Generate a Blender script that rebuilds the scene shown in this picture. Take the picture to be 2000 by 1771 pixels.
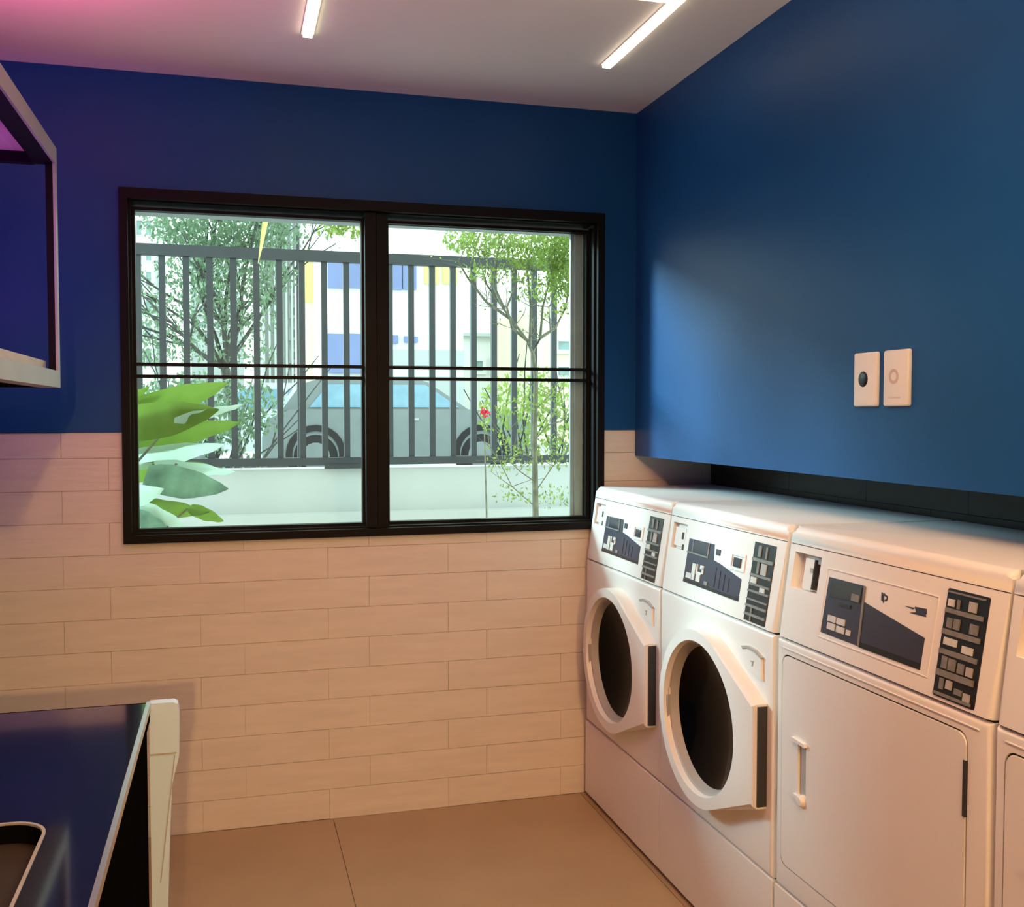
import bpy, bmesh, math, random
from mathutils import Vector, Matrix, Euler
random.seed(7)
sc = bpy.context.scene
COL = sc.collection
for o in list(bpy.data.objects): bpy.data.objects.remove(o)

# ------------------------------------------------------------------ camera
CAM_H = 1.40
YAW, PITCH, FPX = 15.4766, 2.2877, 1990.0
cam = bpy.data.cameras.new('camera'); cam.sensor_width = 36.0; cam.lens = FPX / 2000 * 36.0
cam.clip_start = 0.02; cam.clip_end = 500
camo = bpy.data.objects.new('camera', cam); COL.objects.link(camo)
camo.location = (0, 0, CAM_H)
camo.rotation_euler = (math.radians(90 - PITCH), 0, math.radians(-YAW))
sc.camera = camo

# ------------------------------------------------------------------ world
w = bpy.data.worlds.new('sky'); sc.world = w; w.use_nodes = True
nt = w.node_tree; nt.nodes.clear()
out = nt.nodes.new('ShaderNodeOutputWorld'); bg = nt.nodes.new('ShaderNodeBackground')
bg.inputs[0].default_value = (0.88, 0.98, 0.98, 1); bg.inputs[1].default_value = 3.0     # bright even overcast
nt.links.new(bg.outputs[0], out.inputs[0])
# hazy sun high to the left beyond the window, softened by thin cloud
su = bpy.data.lights.new('sun', 'SUN'); su.energy = 7.5; su.color = (0.62, 0.89, 1.0); su.angle = math.radians(17)
suo = bpy.data.objects.new('sun', su); COL.objects.link(suo); suo.location = (-20, 30, 25)
suo.rotation_euler = Vector((0.64, -0.60, -0.35)).to_track_quat('-Z', 'Y').to_euler()

# ------------------------------------------------------------------ colour management
sc.view_settings.view_transform = 'Standard'
sc.view_settings.look = 'None'
sc.view_settings.exposure = 0.0
sc.view_settings.gamma = 1.0
sc.view_settings.use_curve_mapping = False
sc.cycles.use_denoising = True
sc.cycles.max_bounces = 10
sc.cycles.diffuse_bounces = 5
sc.cycles.transparent_max_bounces = 16
sc.cycles.sample_clamp_indirect = 6.0

# ------------------------------------------------------------------ room lamps and one added fill light (fixtures are built around them below)
WARM = (1.0, 0.54, 0.20)
CEIL = 2.488
PANELS = [  # x, y, size x, size y, watts
    (0.30, -1.20, 0.60, 1.20, 50.0),
]
FILL = dict(loc=(0.55, 1.22, 2.14), down=8.5, up=21.0, up_col=(1.0, 0.76, 0.54))  # unseen fill light, added to brighten the ceiling
SPOT = dict(loc=(0.0, -4.6, 2.40), aim=(0.45, 3.5, 0.15), watts=440.0, cone=27.0, blend=0.7)
MAGENTA_W, VIOLET_W = 11.0, 3.0

# ------------------------------------------------------------------ materials
def mat(name, col, rough=0.5, metal=0.0, var=0.06, scale=6.0, bump=0.0, bscale=40.0, stretch=None, coat=0.0, spec=0.5, emit=None, estr=0.0):
    m = bpy.data.materials.new(name); m.use_nodes = True
    n = m.node_tree.nodes; l = m.node_tree.links
    b = n['Principled BSDF']
    tc = n.new('ShaderNodeTexCoord'); mp = n.new('ShaderNodeMapping')
    l.new(tc.outputs['Object'], mp.inputs[0])
    if stretch: mp.inputs['Scale'].default_value = stretch
    nz = n.new('ShaderNodeTexNoise'); nz.inputs['Scale'].default_value = scale; nz.inputs['Detail'].default_value = 4
    l.new(mp.outputs[0], nz.inputs[0])
    cr = n.new('ShaderNodeValToRGB')
    lo = [max(0, c * (1 - var)) for c in col]; hi = [min(1, c * (1 + var)) for c in col]
    cr.color_ramp.elements[0].position = 0.3; cr.color_ramp.elements[1].position = 0.7
    cr.color_ramp.elements[0].color = (*lo, 1); cr.color_ramp.elements[1].color = (*hi, 1)
    l.new(nz.outputs[0], cr.inputs[0]); l.new(cr.outputs[0], b.inputs['Base Color'])
    b.inputs['Roughness'].default_value = rough; b.inputs['Metallic'].default_value = metal
    b.inputs['Specular IOR Level'].default_value = spec
    b.inputs['Coat Weight'].default_value = coat; b.inputs['Coat Roughness'].default_value = 0.06
    if bump:
        n2 = n.new('ShaderNodeTexNoise'); n2.inputs['Scale'].default_value = bscale; n2.inputs['Detail'].default_value = 3
        l.new(mp.outputs[0], n2.inputs[0])
        bp = n.new('ShaderNodeBump'); bp.inputs['Strength'].default_value = bump; bp.inputs['Distance'].default_value = 0.01
        l.new(n2.outputs[0], bp.inputs['Height']); l.new(bp.outputs[0], b.inputs['Normal'])
    if emit:
        b.inputs['Emission Color'].default_value = (*emit, 1); b.inputs['Emission Strength'].default_value = estr
    return m

M = {}
M['blue'] = mat('blue_paint', (0.005, 0.071, 0.225), 0.42, var=0.04, spec=0.22, scale=3, bump=0.03, bscale=180)
M['blue'].node_tree.nodes['Principled BSDF'].inputs['Sheen Weight'].default_value = 0.03
M['blue'].node_tree.nodes['Principled BSDF'].inputs['Sheen Roughness'].default_value = 0.4
M['ceiling'] = mat('ceiling_paint', (0.86, 0.84, 0.82), 0.8, var=0.02, scale=2, bump=0.02, bscale=200)
M['tile'] = mat('white_glazed_tile', (0.75, 0.68, 0.585), 0.34, var=0.045, scale=5, bump=0.10, bscale=9, stretch=(1.2, 1.0, 9.0))
M['grout'] = mat('grout', (0.60, 0.55, 0.48), 0.9, var=0.08, scale=40)
M['floor'] = mat('floor_tile', (0.44, 0.31, 0.18), 0.38, var=0.06, scale=3.5, bump=0.015, bscale=30)
M['white'] = mat('white_enamel', (0.84, 0.795, 0.74), 0.34, var=0.012, scale=3, spec=0.5)
M['panelwhite'] = mat('white_console_plastic', (0.83, 0.785, 0.73), 0.42, var=0.012, scale=4, bump=0.02, bscale=300)
M['shadetile'] = mat('shaded_gap_tile', (0.028, 0.022, 0.018), 0.5, var=0.2, scale=6, stretch=(1, 1, 8), spec=0.2)  # tile darkened to paint in the shade under the blue overhang
M['daywhite'] = mat('daylight_tinted_moulding', (0.60, 0.80, 1.0), 0.35, var=0.01)  # white with cool daylight tinted into the base colour
M['gasket'] = mat('grey_plastic', (0.42, 0.39, 0.36), 0.5, var=0.05)
M['seam'] = mat('shaded_gap_fill', (0.03, 0.027, 0.025), 0.7)  # near-black fill puts the shade of gaps, slots and recesses into colour
M['navy'] = mat('navy_print', (0.034, 0.034, 0.062), 0.35, var=0.08, scale=30)
M['lcd'] = mat('smoked_display', (0.055, 0.058, 0.075), 0.15, var=0.1, scale=20)
M['black'] = mat('black_plastic', (0.008, 0.008, 0.009), 0.35, var=0.2)
M['bar'] = mat('grey_label_strip', (0.20, 0.19, 0.17), 0.5, var=0.15, scale=60)
M['labelwhite'] = mat('pale_label', (0.62, 0.60, 0.55), 0.5, var=0.1, scale=60)
M['glassblack'] = mat('black_door_glass', (0.002, 0.002, 0.002), 0.10, var=0.1, spec=0.10)
M['frame'] = mat('black_window_frame', (0.004, 0.0035, 0.0035), 0.5, var=0.15, spec=0.15)
M['alu'] = mat('grey_aluminium', (0.42, 0.45, 0.46), 0.45, metal=0.4, var=0.08, scale=12)
M['plate'] = mat('cream_switch_plastic', (0.86, 0.80, 0.70), 0.4, var=0.02)
M['counter'] = mat('navy_stone', (0.010, 0.014, 0.036), 0.10, var=0.25, scale=60, coat=0.7)
M['steel'] = mat('brushed_steel', (0.66, 0.65, 0.62), 0.30, metal=0.9, var=0.06, scale=60, stretch=(1, 8, 1))
M['bronze'] = mat('dark_basin', (0.022, 0.013, 0.004), 0.7, metal=0.0, var=0.12, scale=8)
M['cabinet'] = mat('black_cabinet', (0.004, 0.004, 0.004), 0.8, var=0.2, spec=0.0)
M['wood'] = mat('pale_shelf_board', (0.62, 0.50, 0.38), 0.5, var=0.10, scale=8, stretch=(8, 1, 8))
M['darksteel'] = mat('black_steel_tube', (0.010, 0.008, 0.008), 0.6, var=0.15, spec=0.1)
M['edge'] = mat('pale_metal_edge', (0.46, 0.44, 0.42), 0.45, metal=0.2, var=0.06)
M['led'] = mat('led_diffuser', (1, 1, 1), 0.5, emit=(1.0, 0.80, 0.55), estr=5.0)
M['leddim'] = mat('ceiling_lamp_diffuser', (1, 1, 1), 0.5, emit=(1.0, 0.74, 0.5), estr=3.0)
M['magenta'] = mat('magenta_tube', (1, 1, 1), 0.4, emit=(1.0, 0.05, 0.6), estr=6)
# outside
M['mintwall'] = mat('pale_garden_wall', (0.47, 0.50, 0.485), 0.8, var=0.05, scale=2)
M['fence'] = mat('grey_fence_paint', (0.038, 0.045, 0.050), 0.6, var=0.12, scale=10)
M['bwhite'] = mat('white_render', (0.70, 0.72, 0.71), 0.9, var=0.04, scale=0.6)
M['bcream'] = mat('cream_render', (0.72, 0.68, 0.50), 0.9, var=0.05, scale=0.6)
M['byellow'] = mat('yellow_render', (0.78, 0.70, 0.22), 0.9, var=0.06, scale=0.6)
M['bblue'] = mat('blue_facade_panel', (0.17, 0.22, 0.42), 0.7, var=0.08, scale=1.0)
M['bgrey'] = mat('grey_render', (0.42, 0.47, 0.47), 0.9, var=0.06, scale=0.8)
M['bglass'] = mat('far_window_glass', (0.22, 0.33, 0.33), 0.12, var=0.2, scale=2)
M['street'] = mat('pale_asphalt', (0.36, 0.38, 0.38), 0.9, var=0.08, scale=2)
M['soil'] = mat('bounce_gravel', (0.70, 0.70, 0.66), 0.95, var=0.3, scale=12, bump=0.3, bscale=30)  # unseen ground made pale to bounce daylight up to the ceiling
M['car'] = mat('grey_car_paint', (0.17, 0.20, 0.205), 0.3, var=0.04, coat=0.4)
M['carwhite'] = mat('silver_car_paint', (0.55, 0.60, 0.62), 0.3, var=0.04, coat=0.4)
M['carglass'] = mat('blue_car_glass', (0.20, 0.36, 0.48), 0.08, var=0.1)
M['tyre'] = mat('tyre_rubber', (0.015, 0.015, 0.016), 0.8)
M['bark'] = mat('pale_bark', (0.20, 0.19, 0.13), 0.9, var=0.3, scale=30)
M['darkbark'] = mat('dark_bark', (0.07, 0.075, 0.07), 0.9, var=0.3, scale=30)
M['red'] = mat('red_petal', (0.65, 0.03, 0.07), 0.6, var=0.2)

def leafmat(name, col, var=0.35, trans=0.45, scale=14):
    m = mat(name, col, 0.5, var=var, scale=scale)
    n = m.node_tree.nodes; l = m.node_tree.links
    b = n['Principled BSDF']; tr = n.new('ShaderNodeBsdfTranslucent'); mx = n.new('ShaderNodeMixShader')
    mx.inputs[0].default_value = trans
    cr = [x for x in n if x.type == 'VALTORGB'][0]
    l.new(cr.outputs[0], tr.inputs[0]); l.new(b.outputs[0], mx.inputs[1]); l.new(tr.outputs[0], mx.inputs[2])
    o = n['Material Output']; l.new(mx.outputs[0], o.inputs[0])
    return m
M['limeleaf'] = leafmat('lime_leaf', (0.25, 0.34, 0.07))
M['tealleaf'] = leafmat('blue_green_leaf', (0.15, 0.24, 0.14), 0.5)
M['bigleaf'] = leafmat('broad_green_leaf', (0.15, 0.255, 0.035), 0.25, 0.4, 5)
M['paleleaf'] = leafmat('pale_mint_leaf', (0.55, 0.72, 0.62), 0.12, 0.4, 5)
M['greyleaf'] = leafmat('grey_green_leaf', (0.18, 0.32, 0.23), 0.45, 0.3, 9)
M['yellowleaf'] = leafmat('yellow_leaf', (0.66, 0.62, 0.20), 0.15, 0.4, 9)

def glassmat():
    m = bpy.data.materials.new('tinted_window_glass'); m.use_nodes = True
    n = m.node_tree.nodes; l = m.node_tree.links; n.clear()
    o = n.new('ShaderNodeOutputMaterial'); mx = n.new('ShaderNodeMixShader')
    t = n.new('ShaderNodeBsdfTransparent'); t.inputs[0].default_value = (0.93, 1.0, 0.965, 1)
    g = n.new('ShaderNodeBsdfGlossy'); g.inputs['Roughness'].default_value = 0.3
    fr = n.new('ShaderNodeFresnel'); fr.inputs[0].default_value = 1.45
    ml = n.new('ShaderNodeMath'); ml.operation = 'MULTIPLY'; ml.inputs[1].default_value = 0.12
    l.new(fr.outputs[0], ml.inputs[0]); l.new(ml.outputs[0], mx.inputs[0])
    l.new(t.outputs[0], mx.inputs[1]); l.new(g.outputs[0], mx.inputs[2]); l.new(mx.outputs[0], o.inputs[0])
    return m
M['glass'] = glassmat()

# ------------------------------------------------------------------ mesh helpers
def box(bm, x0, x1, y0, y1, z0, z1, f=None):
    P = [(x0,y0,z0),(x1,y0,z0),(x1,y1,z0),(x0,y1,z0),(x0,y0,z1),(x1,y0,z1),(x1,y1,z1),(x0,y1,z1)]
    v = [bm.verts.new(f(*p) if f else p) for p in P]
    for q in ((3,2,1,0),(4,5,6,7),(0,1,5,4),(1,2,6,5),(2,3,7,6),(3,0,4,7)):
        bm.faces.new([v[i] for i in q])
    return v
def prism(bm, pts, d0, d1, f):
    """polygon pts (a,b) extruded from d0 to d1; f(a,b,d) -> xyz"""
    n = len(pts)
    A = [bm.verts.new(f(a, b, d0)) for a, b in pts]; B = [bm.verts.new(f(a, b, d1)) for a, b in pts]
    bm.faces.new(A[::-1]); bm.faces.new(B)
    for i in range(n):
        j = (i + 1) % n
        bm.faces.new((A[i], A[j], B[j], B[i]))
def tube(bm, pts, rads, seg=8, cap=True):
    pts = [Vector(p) for p in pts]; rings = []
    if not hasattr(rads, '__len__'): rads = [rads] * len(pts)
    for i, p in enumerate(pts):
        t = (pts[min(i+1, len(pts)-1)] - pts[max(i-1, 0)]).normalized()
        a = t.cross(Vector((0, 0, 1)) if abs(t.z) < 0.9 else Vector((1, 0, 0))).normalized(); b = t.cross(a)
        rings.append([bm.verts.new(p + (a*math.cos(2*math.pi*k/seg) + b*math.sin(2*math.pi*k/seg))*rads[i]) for k in range(seg)])
    for r0, r1 in zip(rings, rings[1:]):
        for k in range(seg):
            bm.faces.new((r0[k], r0[(k+1)%seg], r1[(k+1)%seg], r1[k]))
    if cap:
        bm.faces.new(rings[0][::-1]); bm.faces.new(rings[-1])
def lathe(bm, prof, seg, f):
    """prof list of (r, h); f(r*cos, r*sin, h)"""
    rings = []
    for r, h in prof:
        if r < 1e-6: rings.append([bm.verts.new(f(0, 0, h))])
        else: rings.append([bm.verts.new(f(r*math.cos(2*math.pi*k/seg), r*math.sin(2*math.pi*k/seg), h)) for k in range(seg)])
    for r0, r1 in zip(rings, rings[1:]):
        for k in range(seg):
            k2 = (k+1) % seg
            q = [r0[k % len(r0)], r0[k2 % len(r0)], r1[k2 % len(r1)], r1[k % len(r1)]]
            u = []
            for x in q:
                if x not in u: u.append(x)
            if len(u) > 2: bm.faces.new(u)
def bevel(bm, width, seg=2, ang=35):
    es = [e for e in bm.edges if len(e.link_faces) == 2 and math.degrees(e.calc_face_angle(0)) > ang]
    bmesh.ops.bevel(bm, geom=es, offset=width, segments=seg, profile=0.5, affect='EDGES', clamp_overlap=True)
def mesh(name, bm, smooth=False):
    bmesh.ops.recalc_face_normals(bm, faces=bm.faces)
    me = bpy.data.meshes.new(name); bm.to_mesh(me); bm.free()
    if smooth:
        me.polygons.foreach_set('use_smooth', [True]*len(me.polygons))
        me.set_sharp_from_angle(angle=math.radians(40))
    return me
def obj(name, bm, m, parent=None, smooth=False, bev=0, seg=2, loc=None, label=None):
    if isinstance(bm, bmesh.types.BMesh):
        if bev: bevel(bm, bev, seg)
        me = mesh(name, bm, smooth or bev > 0)
    else: me = bm
    if not me.materials: me.materials.append(M[m] if isinstance(m, str) else m)
    o = bpy.data.objects.new(name, me); COL.objects.link(o)
    if parent is not None: o.parent = parent
    if loc: o.location = loc
    if label: o['label'] = label
    return o
def thing(name, label, cat, loc=(0,0,0), group=None, kind=None):
    o = bpy.data.objects.new(name, None); COL.objects.link(o); o.location = loc
    o.empty_display_size = 0.1
    if label: o['label'] = label
    if cat: o['category'] = cat
    if group: o['group'] = group
    if kind: o['kind'] = kind
    return o
def tag(o, label=None, cat=None, group=None, kind=None):
    if label: o['label'] = label
    if cat: o['category'] = cat
    if group: o['group'] = group
    if kind: o['kind'] = kind
    return o
def boolean(meA, bmB, op='DIFFERENCE'):
    a = bpy.data.objects.new('a', meA); COL.objects.link(a)
    mb = mesh('b', bmB); b = bpy.data.objects.new('b', mb); COL.objects.link(b)
    md = a.modifiers.new('m', 'BOOLEAN'); md.operation = op; md.object = b; md.solver = 'EXACT'
    dg = bpy.context.evaluated_depsgraph_get(); dg.update()
    me = bpy.data.meshes.new_from_object(a.evaluated_get(dg))
    bpy.data.objects.remove(a); bpy.data.objects.remove(b); bpy.data.meshes.remove(mb)
    return me
def rounded(a0, a1, b0, b1, r, n=5):
    pts = []
    for cx, cy, s in ((a1-r, b1-r, 0), (a0+r, b1-r, 90), (a0+r, b0+r, 180), (a1-r, b0+r, 270)):
        for k in range(n+1):
            t = math.radians(s + 90*k/n); pts.append((cx + r*math.cos(t), cy + r*math.sin(t)))
    return pts
def copy_tree(o, parent=None):
    c = o.copy(); COL.objects.link(c)
    if parent is not None: c.parent = parent
    for ch in list(o.children): copy_tree(ch, c)
    return c

# point at distance Y (metres beyond the camera along +y) for a spot seen at picture position px, py - used to lay out the street outside
_th, _ph = math.radians(YAW), math.radians(PITCH)
_fw = Vector((math.sin(_th)*math.cos(_ph), math.cos(_th)*math.cos(_ph), -math.sin(_ph)))
_rt = Vector((math.cos(_th), -math.sin(_th), 0)); _up = _rt.cross(_fw)
def at(px, py, Y):
    d = _fw*FPX + _rt*(px-1000) - _up*(py-885.5)
    return Vector((0, 0, CAM_H)) + d*(Y/d.y)

# ================================================================== SETTING
XL, XR, XS = -0.85, 1.75, 1.44          # left wall, right wall behind the machines, face of the blue upper part
YB, YF = 3.504, -5.2                    # window wall, rear wall
ZC = 2.488
TILE_TOP = 1.337
WX0, WX1, WZ0, WZ1 = -0.334, 1.313, 0.977, 2.118

# floor: slab with large format tiles
fl = thing('floor', None, None, kind='structure')
bm = bmesh.new(); box(bm, XL-0.15, XR+0.15, YF-0.15, YB+0.2, -0.12, -0.008); obj('slab', bm, 'grout', fl)
xs = [XL, -0.570, 0.330, 1.230, XR]
y = YB; ys = [y]
while y > YF: y -= 1.2; ys.append(max(y, YF))
for i in range(len(xs)-1):
    for j in range(len(ys)-1):
        bm = bmesh.new(); g = 0.0012
        box(bm, xs[i]+g, xs[i+1]-g, ys[j+1]+g, ys[j]-g, -0.008, 0.0)
        obj('floor_tile', bm, 'floor', fl)
# ceiling
bm = bmesh.new(); box(bm, XL-0.15, XR+0.15, YF-0.15, YB+0.2, ZC, ZC+0.15)
tag(obj('ceiling', bm, 'ceiling'), kind='structure')
# back wall
wb = thing('wall_back', None, None, kind='structure')
def wall_pieces(bm, z0, z1, y0, y1, x0, x1):
    hx0, hx1, hz0, hz1 = WX0+0.012, WX1-0.012, WZ0+0.012, WZ1-0.012
    box(bm, x0, hx0, y0, y1, z0, z1); box(bm, hx1, x1, y0, y1, z0, z1)
    if z1 > hz1: box(bm, hx0, hx1, y0, y1, hz1, z1)
    if z0 < hz0: box(bm, hx0, hx1, y0, y1, z0, min(z1, hz0))
bm = bmesh.new(); wall_pieces(bm, TILE_TOP, ZC, YB-0.006, YB+0.15, XL-0.15, XR+0.15); obj('upper_wall', bm, 'blue', wb)
bm = bmesh.new(); wall_pieces(bm, 0.0, TILE_TOP, YB+0.004, YB+0.15, XL-0.15, XR+0.15); obj('lower_wall', bm, 'grout', wb)
# wall tiles, a third offset from row to row, cut round the window
PITCHZ, TW, G = 0.1045, 0.418, 0.0008
rng = random.Random(3)
row = 0; z = 0.0
while z < TILE_TOP - 0.01:
    z1 = min(z + PITCHZ, TILE_TOP)
    x = 0.318 - TW*4 + (0.14 if row % 2 else 0.0)
    while x < XR:
        a0, a1 = max(x, XL), min(x+TW, XR)
        if a1 - a0 > 0.01:
            rects = [(a0, a1, z, z1)]
            if z1 > WZ0 and a1 > WX0 and a0 < WX1:
                rects = []
                if a0 < WX0: rects.append((a0, WX0+0.005, z, z1))
                if a1 > WX1: rects.append((WX1-0.005, a1, z, z1))
                if z < WZ0: rects.append((max(a0, WX0), min(a1, WX1), z, WZ0+0.005))
            for (b0, b1, c0, c1) in rects:
                if b1-b0 < 0.006 or c1-c0 < 0.006: continue
                bm = bmesh.new(); pr = rng.uniform(-0.0012, 0.0012); t1 = rng.uniform(-0.0007, 0.0007)
                box(bm, b0+G, b1-G, YB+pr, YB+0.008, c0+G, c1-G)
                for v in bm.verts:
                    if v.co.y < YB+0.004: v.co.y += t1*(1 if v.co.z > (c0+c1)/2 else -1)
                obj('tile', bm, 'tile', wb)
        x += TW
    z = z1; row += 1
# right wall: tiled wall behind the machines, blue upper part standing proud of it
wr = thing('wall_right', None, None, kind='structure')
bm = bmesh.new(); box(bm, XR+0.009, XR+0.15, YF-0.15, YB+0.2, 0, ZC); obj('lower_wall', bm, 'grout', wr)
bm = bmesh.new(); box(bm, XS, XR+0.01, YF, YB-0.006, 1.242, ZC); obj('upper_wall', bm, 'blue', wr)
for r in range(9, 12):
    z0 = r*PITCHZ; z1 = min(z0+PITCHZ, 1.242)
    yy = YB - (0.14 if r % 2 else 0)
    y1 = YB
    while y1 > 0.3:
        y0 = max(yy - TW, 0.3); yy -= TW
        bm = bmesh.new(); box(bm, XR, XR+0.009, y0+G, y1-G, z0+G, z1-G); obj('tile', bm, 'shadetile', wr); y1 = y0
bm = bmesh.new(); box(bm, XL-0.15, XL, YF-0.15, YB+0.2, 0, ZC); tag(obj('wall_left', bm, 'blue'), kind='structure')
bm = bmesh.new(); box(bm, XL-0.15, XR+0.15, YF-0.15, YF, 0, ZC); tag(obj('wall_rear', bm, 'blue'), kind='structure')

# window
win = thing('window_1', None, None, kind='structure')
def ring(bm, x0, x1, z0, z1, t, y0, y1):
    tl, tr, tb, tt = t
    box(bm, x0, x0+tl, y0, y1, z0, z1); box(bm, x1-tr, x1, y0, y1, z0, z1)
    box(bm, x0+tl, x1-tr, y0, y1, z0, z0+tb); box(bm, x0+tl, x1-tr, y0, y1, z1-tt, z1)
bm = bmesh.new(); ring(bm, WX0, WX1, WZ0, WZ1, (0.026, 0.026, 0.026, 0.034), YB-0.022, YB+0.03)
ring(bm, WX0+0.014, WX1-0.014, WZ0+0.014, WZ1-0.014, (0.02, 0.02, 0.018, 0.024), YB+0.002, YB+0.13)
obj('frame', bm, 'frame', win, bev=0.003)
bm = bmesh.new(); box(bm, 0.449, 0.487, YB-0.012, YB+0.10, WZ0+0.03, WZ1-0.04); box(bm, 0.491, 0.529, YB+0.004, YB+0.10, WZ0+0.03, WZ1-0.04)
obj('mullion', bm, 'frame', win, bev=0.003)
for (x0, x1, yy) in ((WX0+0.030, 0.455, YB+0.030), (0.523, WX1-0.036, YB+0.045)):
    bm = bmesh.new(); ring(bm, x0, x1, WZ0+0.028, WZ1-0.052, (0.014, 0.014, 0.014, 0.010), yy-0.006, yy+0.03); obj('sash', bm, 'frame', win, bev=0.002)
    bm = bmesh.new(); box(bm, x0+0.01, x1-0.01, yy+0.010, yy+0.015, WZ0+0.036, WZ1-0.058); obj('glass_pane', bm, 'glass', win)
    for zz in (1.558, 1.519):
        bm = bmesh.new(); box(bm, x0+0.01, x1-0.008, yy-0.010, yy+0.008, zz-0.0055, zz+0.0055); obj('glazing_bar', bm, 'frame', win)
bm = bmesh.new(); box(bm, 1.232, 1.262, YB+0.075, YB+0.10, WZ0+0.036, WZ1-0.058); box(bm, 1.218, 1.234, YB+0.085, YB+0.098, WZ0+0.036, WZ1-0.058)
obj('sliding_track', bm, 'alu', win, bev=0.003, label='grey aluminium sliding track')
bm = bmesh.new(); box(bm, WX0+0.03, WX1-0.03, YB+0.06, YB+0.13, WZ1-0.062, WZ1-0.045); obj('head_track', bm, 'alu', win, bev=0.002)

# ================================================================== CEILING LIGHTS
def led(anchor, rects, label):
    t = thing('light_strip', label, 'light', (*anchor, ZC), 'recessed light lines in the ceiling')
    bm = bmesh.new(); bm2 = bmesh.new()
    for (x0, x1, y0, y1) in rects:
        box(bm, x0-anchor[0], x1-anchor[0], y0-anchor[1], y1-anchor[1], -0.012, -0.001)
        box(bm2, x0-anchor[0]-0.005, x1-anchor[0]+0.005, y0-anchor[1]-0.005, y1-anchor[1]+0.005, -0.003, 0.0)
    obj('profile', bm2, 'ceiling', t); obj('diffuser', bm, 'led', t, label='glowing warm white diffuser')
led((0.227, 2.6), [(0.214, 0.240, 2.30, 3.02)], 'short glowing ceiling light line to the left, above the window mullion')
led((1.146, 2.7), [(1.133, 1.160, 2.49, 3.035), (0.80, 1.133, 2.49, 2.517)], 'long slanting glowing ceiling light line near the right blue wall')
for i, (x, y, sx, sy, wt) in enumerate(PANELS):
    t = thing('ceiling_lamp', 'rectangular warm ceiling lamp above the middle of the aisle', 'lamp', (x, y, ZC))
    bm = bmesh.new()
    for (a0, a1, b0, b1) in ((-sx/2-0.02, -sx/2, -sy/2-0.02, sy/2+0.02), (sx/2, sx/2+0.02, -sy/2-0.02, sy/2+0.02), (-sx/2, sx/2, -sy/2-0.02, -sy/2), (-sx/2, sx/2, sy/2, sy/2+0.02)):
        box(bm, a0, a1, b0, b1, -0.012, 0)
    obj('rim', bm, 'white', t)
    bm = bmesh.new(); box(bm, -sx/2, sx/2, -sy/2, sy/2, -0.006, 0); obj('diffuser', bm, 'leddim', t)
    la = bpy.data.lights.new('lamp', 'AREA'); la.shape = 'RECTANGLE'; la.size = sx; la.size_y = sy; la.energy = wt; la.color = WARM
    lo = bpy.data.objects.new('lamp_light', la); COL.objects.link(lo); lo.parent = t; lo.location = (0, 0, -0.014)
# added fill light out of view over the aisle, shining both down and up
t = thing('fill_light', 'long white fill light added out of view over the machine aisle', 'lamp', FILL['loc'])
bm = bmesh.new(); box(bm, -0.15, 0.15, -0.30, 0.30, -0.015, 0.015); obj('housing', bm, 'white', t, bev=0.004)
for (a_, b_) in ((-0.1, -0.24), (0.1, -0.24), (-0.1, 0.24), (0.1, 0.24)):
    bm = bmesh.new(); tube(bm, [(a_, b_, 0.01), (a_, b_, ZC-FILL['loc'][2])], 0.0015, 6); obj('wire', bm, 'black', t)
for nm, en, cl, zz, rx in (('down', FILL['down'], WARM, -0.022, 0), ('up', FILL['up'], FILL['up_col'], 0.022, math.pi)):
    bm = bmesh.new(); box(bm, -0.14, 0.14, -0.29, 0.29, min(zz*0.6, zz*0.8), max(zz*0.6, zz*0.8)); obj('diffuser', bm, 'leddim', t)
    la = bpy.data.lights.new(nm, 'AREA'); la.shape = 'RECTANGLE'; la.size = 0.28; la.size_y = 0.58; la.energy = en; la.color = cl
    lo = bpy.data.objects.new('lamp_light', la); COL.objects.link(lo); lo.parent = t; lo.location = (0, 0, zz); lo.rotation_euler = (rx, 0, 0)
# spotlight at the rear of the room, aimed at the window wall
t = thing('spotlight', 'black ceiling spotlight at the far rear, aimed at the window wall', 'lamp', SPOT['loc'])
dirv = (Vector(SPOT['aim']) - Vector(SPOT['loc'])).normalized(); rotq = dirv.to_track_quat('-Z', 'Y')
bm = bmesh.new(); tube(bm, [(0, 0, ZC-SPOT['loc'][2]), (0, 0, 0.03)], 0.008, 8); lathe(bm, [(0, ZC-SPOT['loc'][2]-0.012), (0.05, ZC-SPOT['loc'][2]-0.012), (0.05, ZC-SPOT['loc'][2]), (0, ZC-SPOT['loc'][2])], 20, lambda a, b, d: (a, b, d)); obj('stem', bm, 'black', t, smooth=True)
bm = bmesh.new(); lathe(bm, [(0, 0.10), (0.042, 0.09), (0.045, -0.04), (0.040, -0.04), (0.036, 0.0), (0, 0.0)], 24, lambda a, b, d: rotq @ Vector((a, b, d))); obj('head', bm, 'black', t, smooth=True)
la = bpy.data.lights.new('spot', 'SPOT'); la.energy = SPOT['watts']; la.color = WARM; la.spot_size = math.radians(SPOT['cone']); la.spot_blend = SPOT['blend']; la.shadow_soft_size = 0.05
lo = bpy.data.objects.new('spot_light', la); COL.objects.link(lo); lo.parent = t; lo.rotation_euler = rotq.to_euler(); lo.location = dirv*0.05
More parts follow.
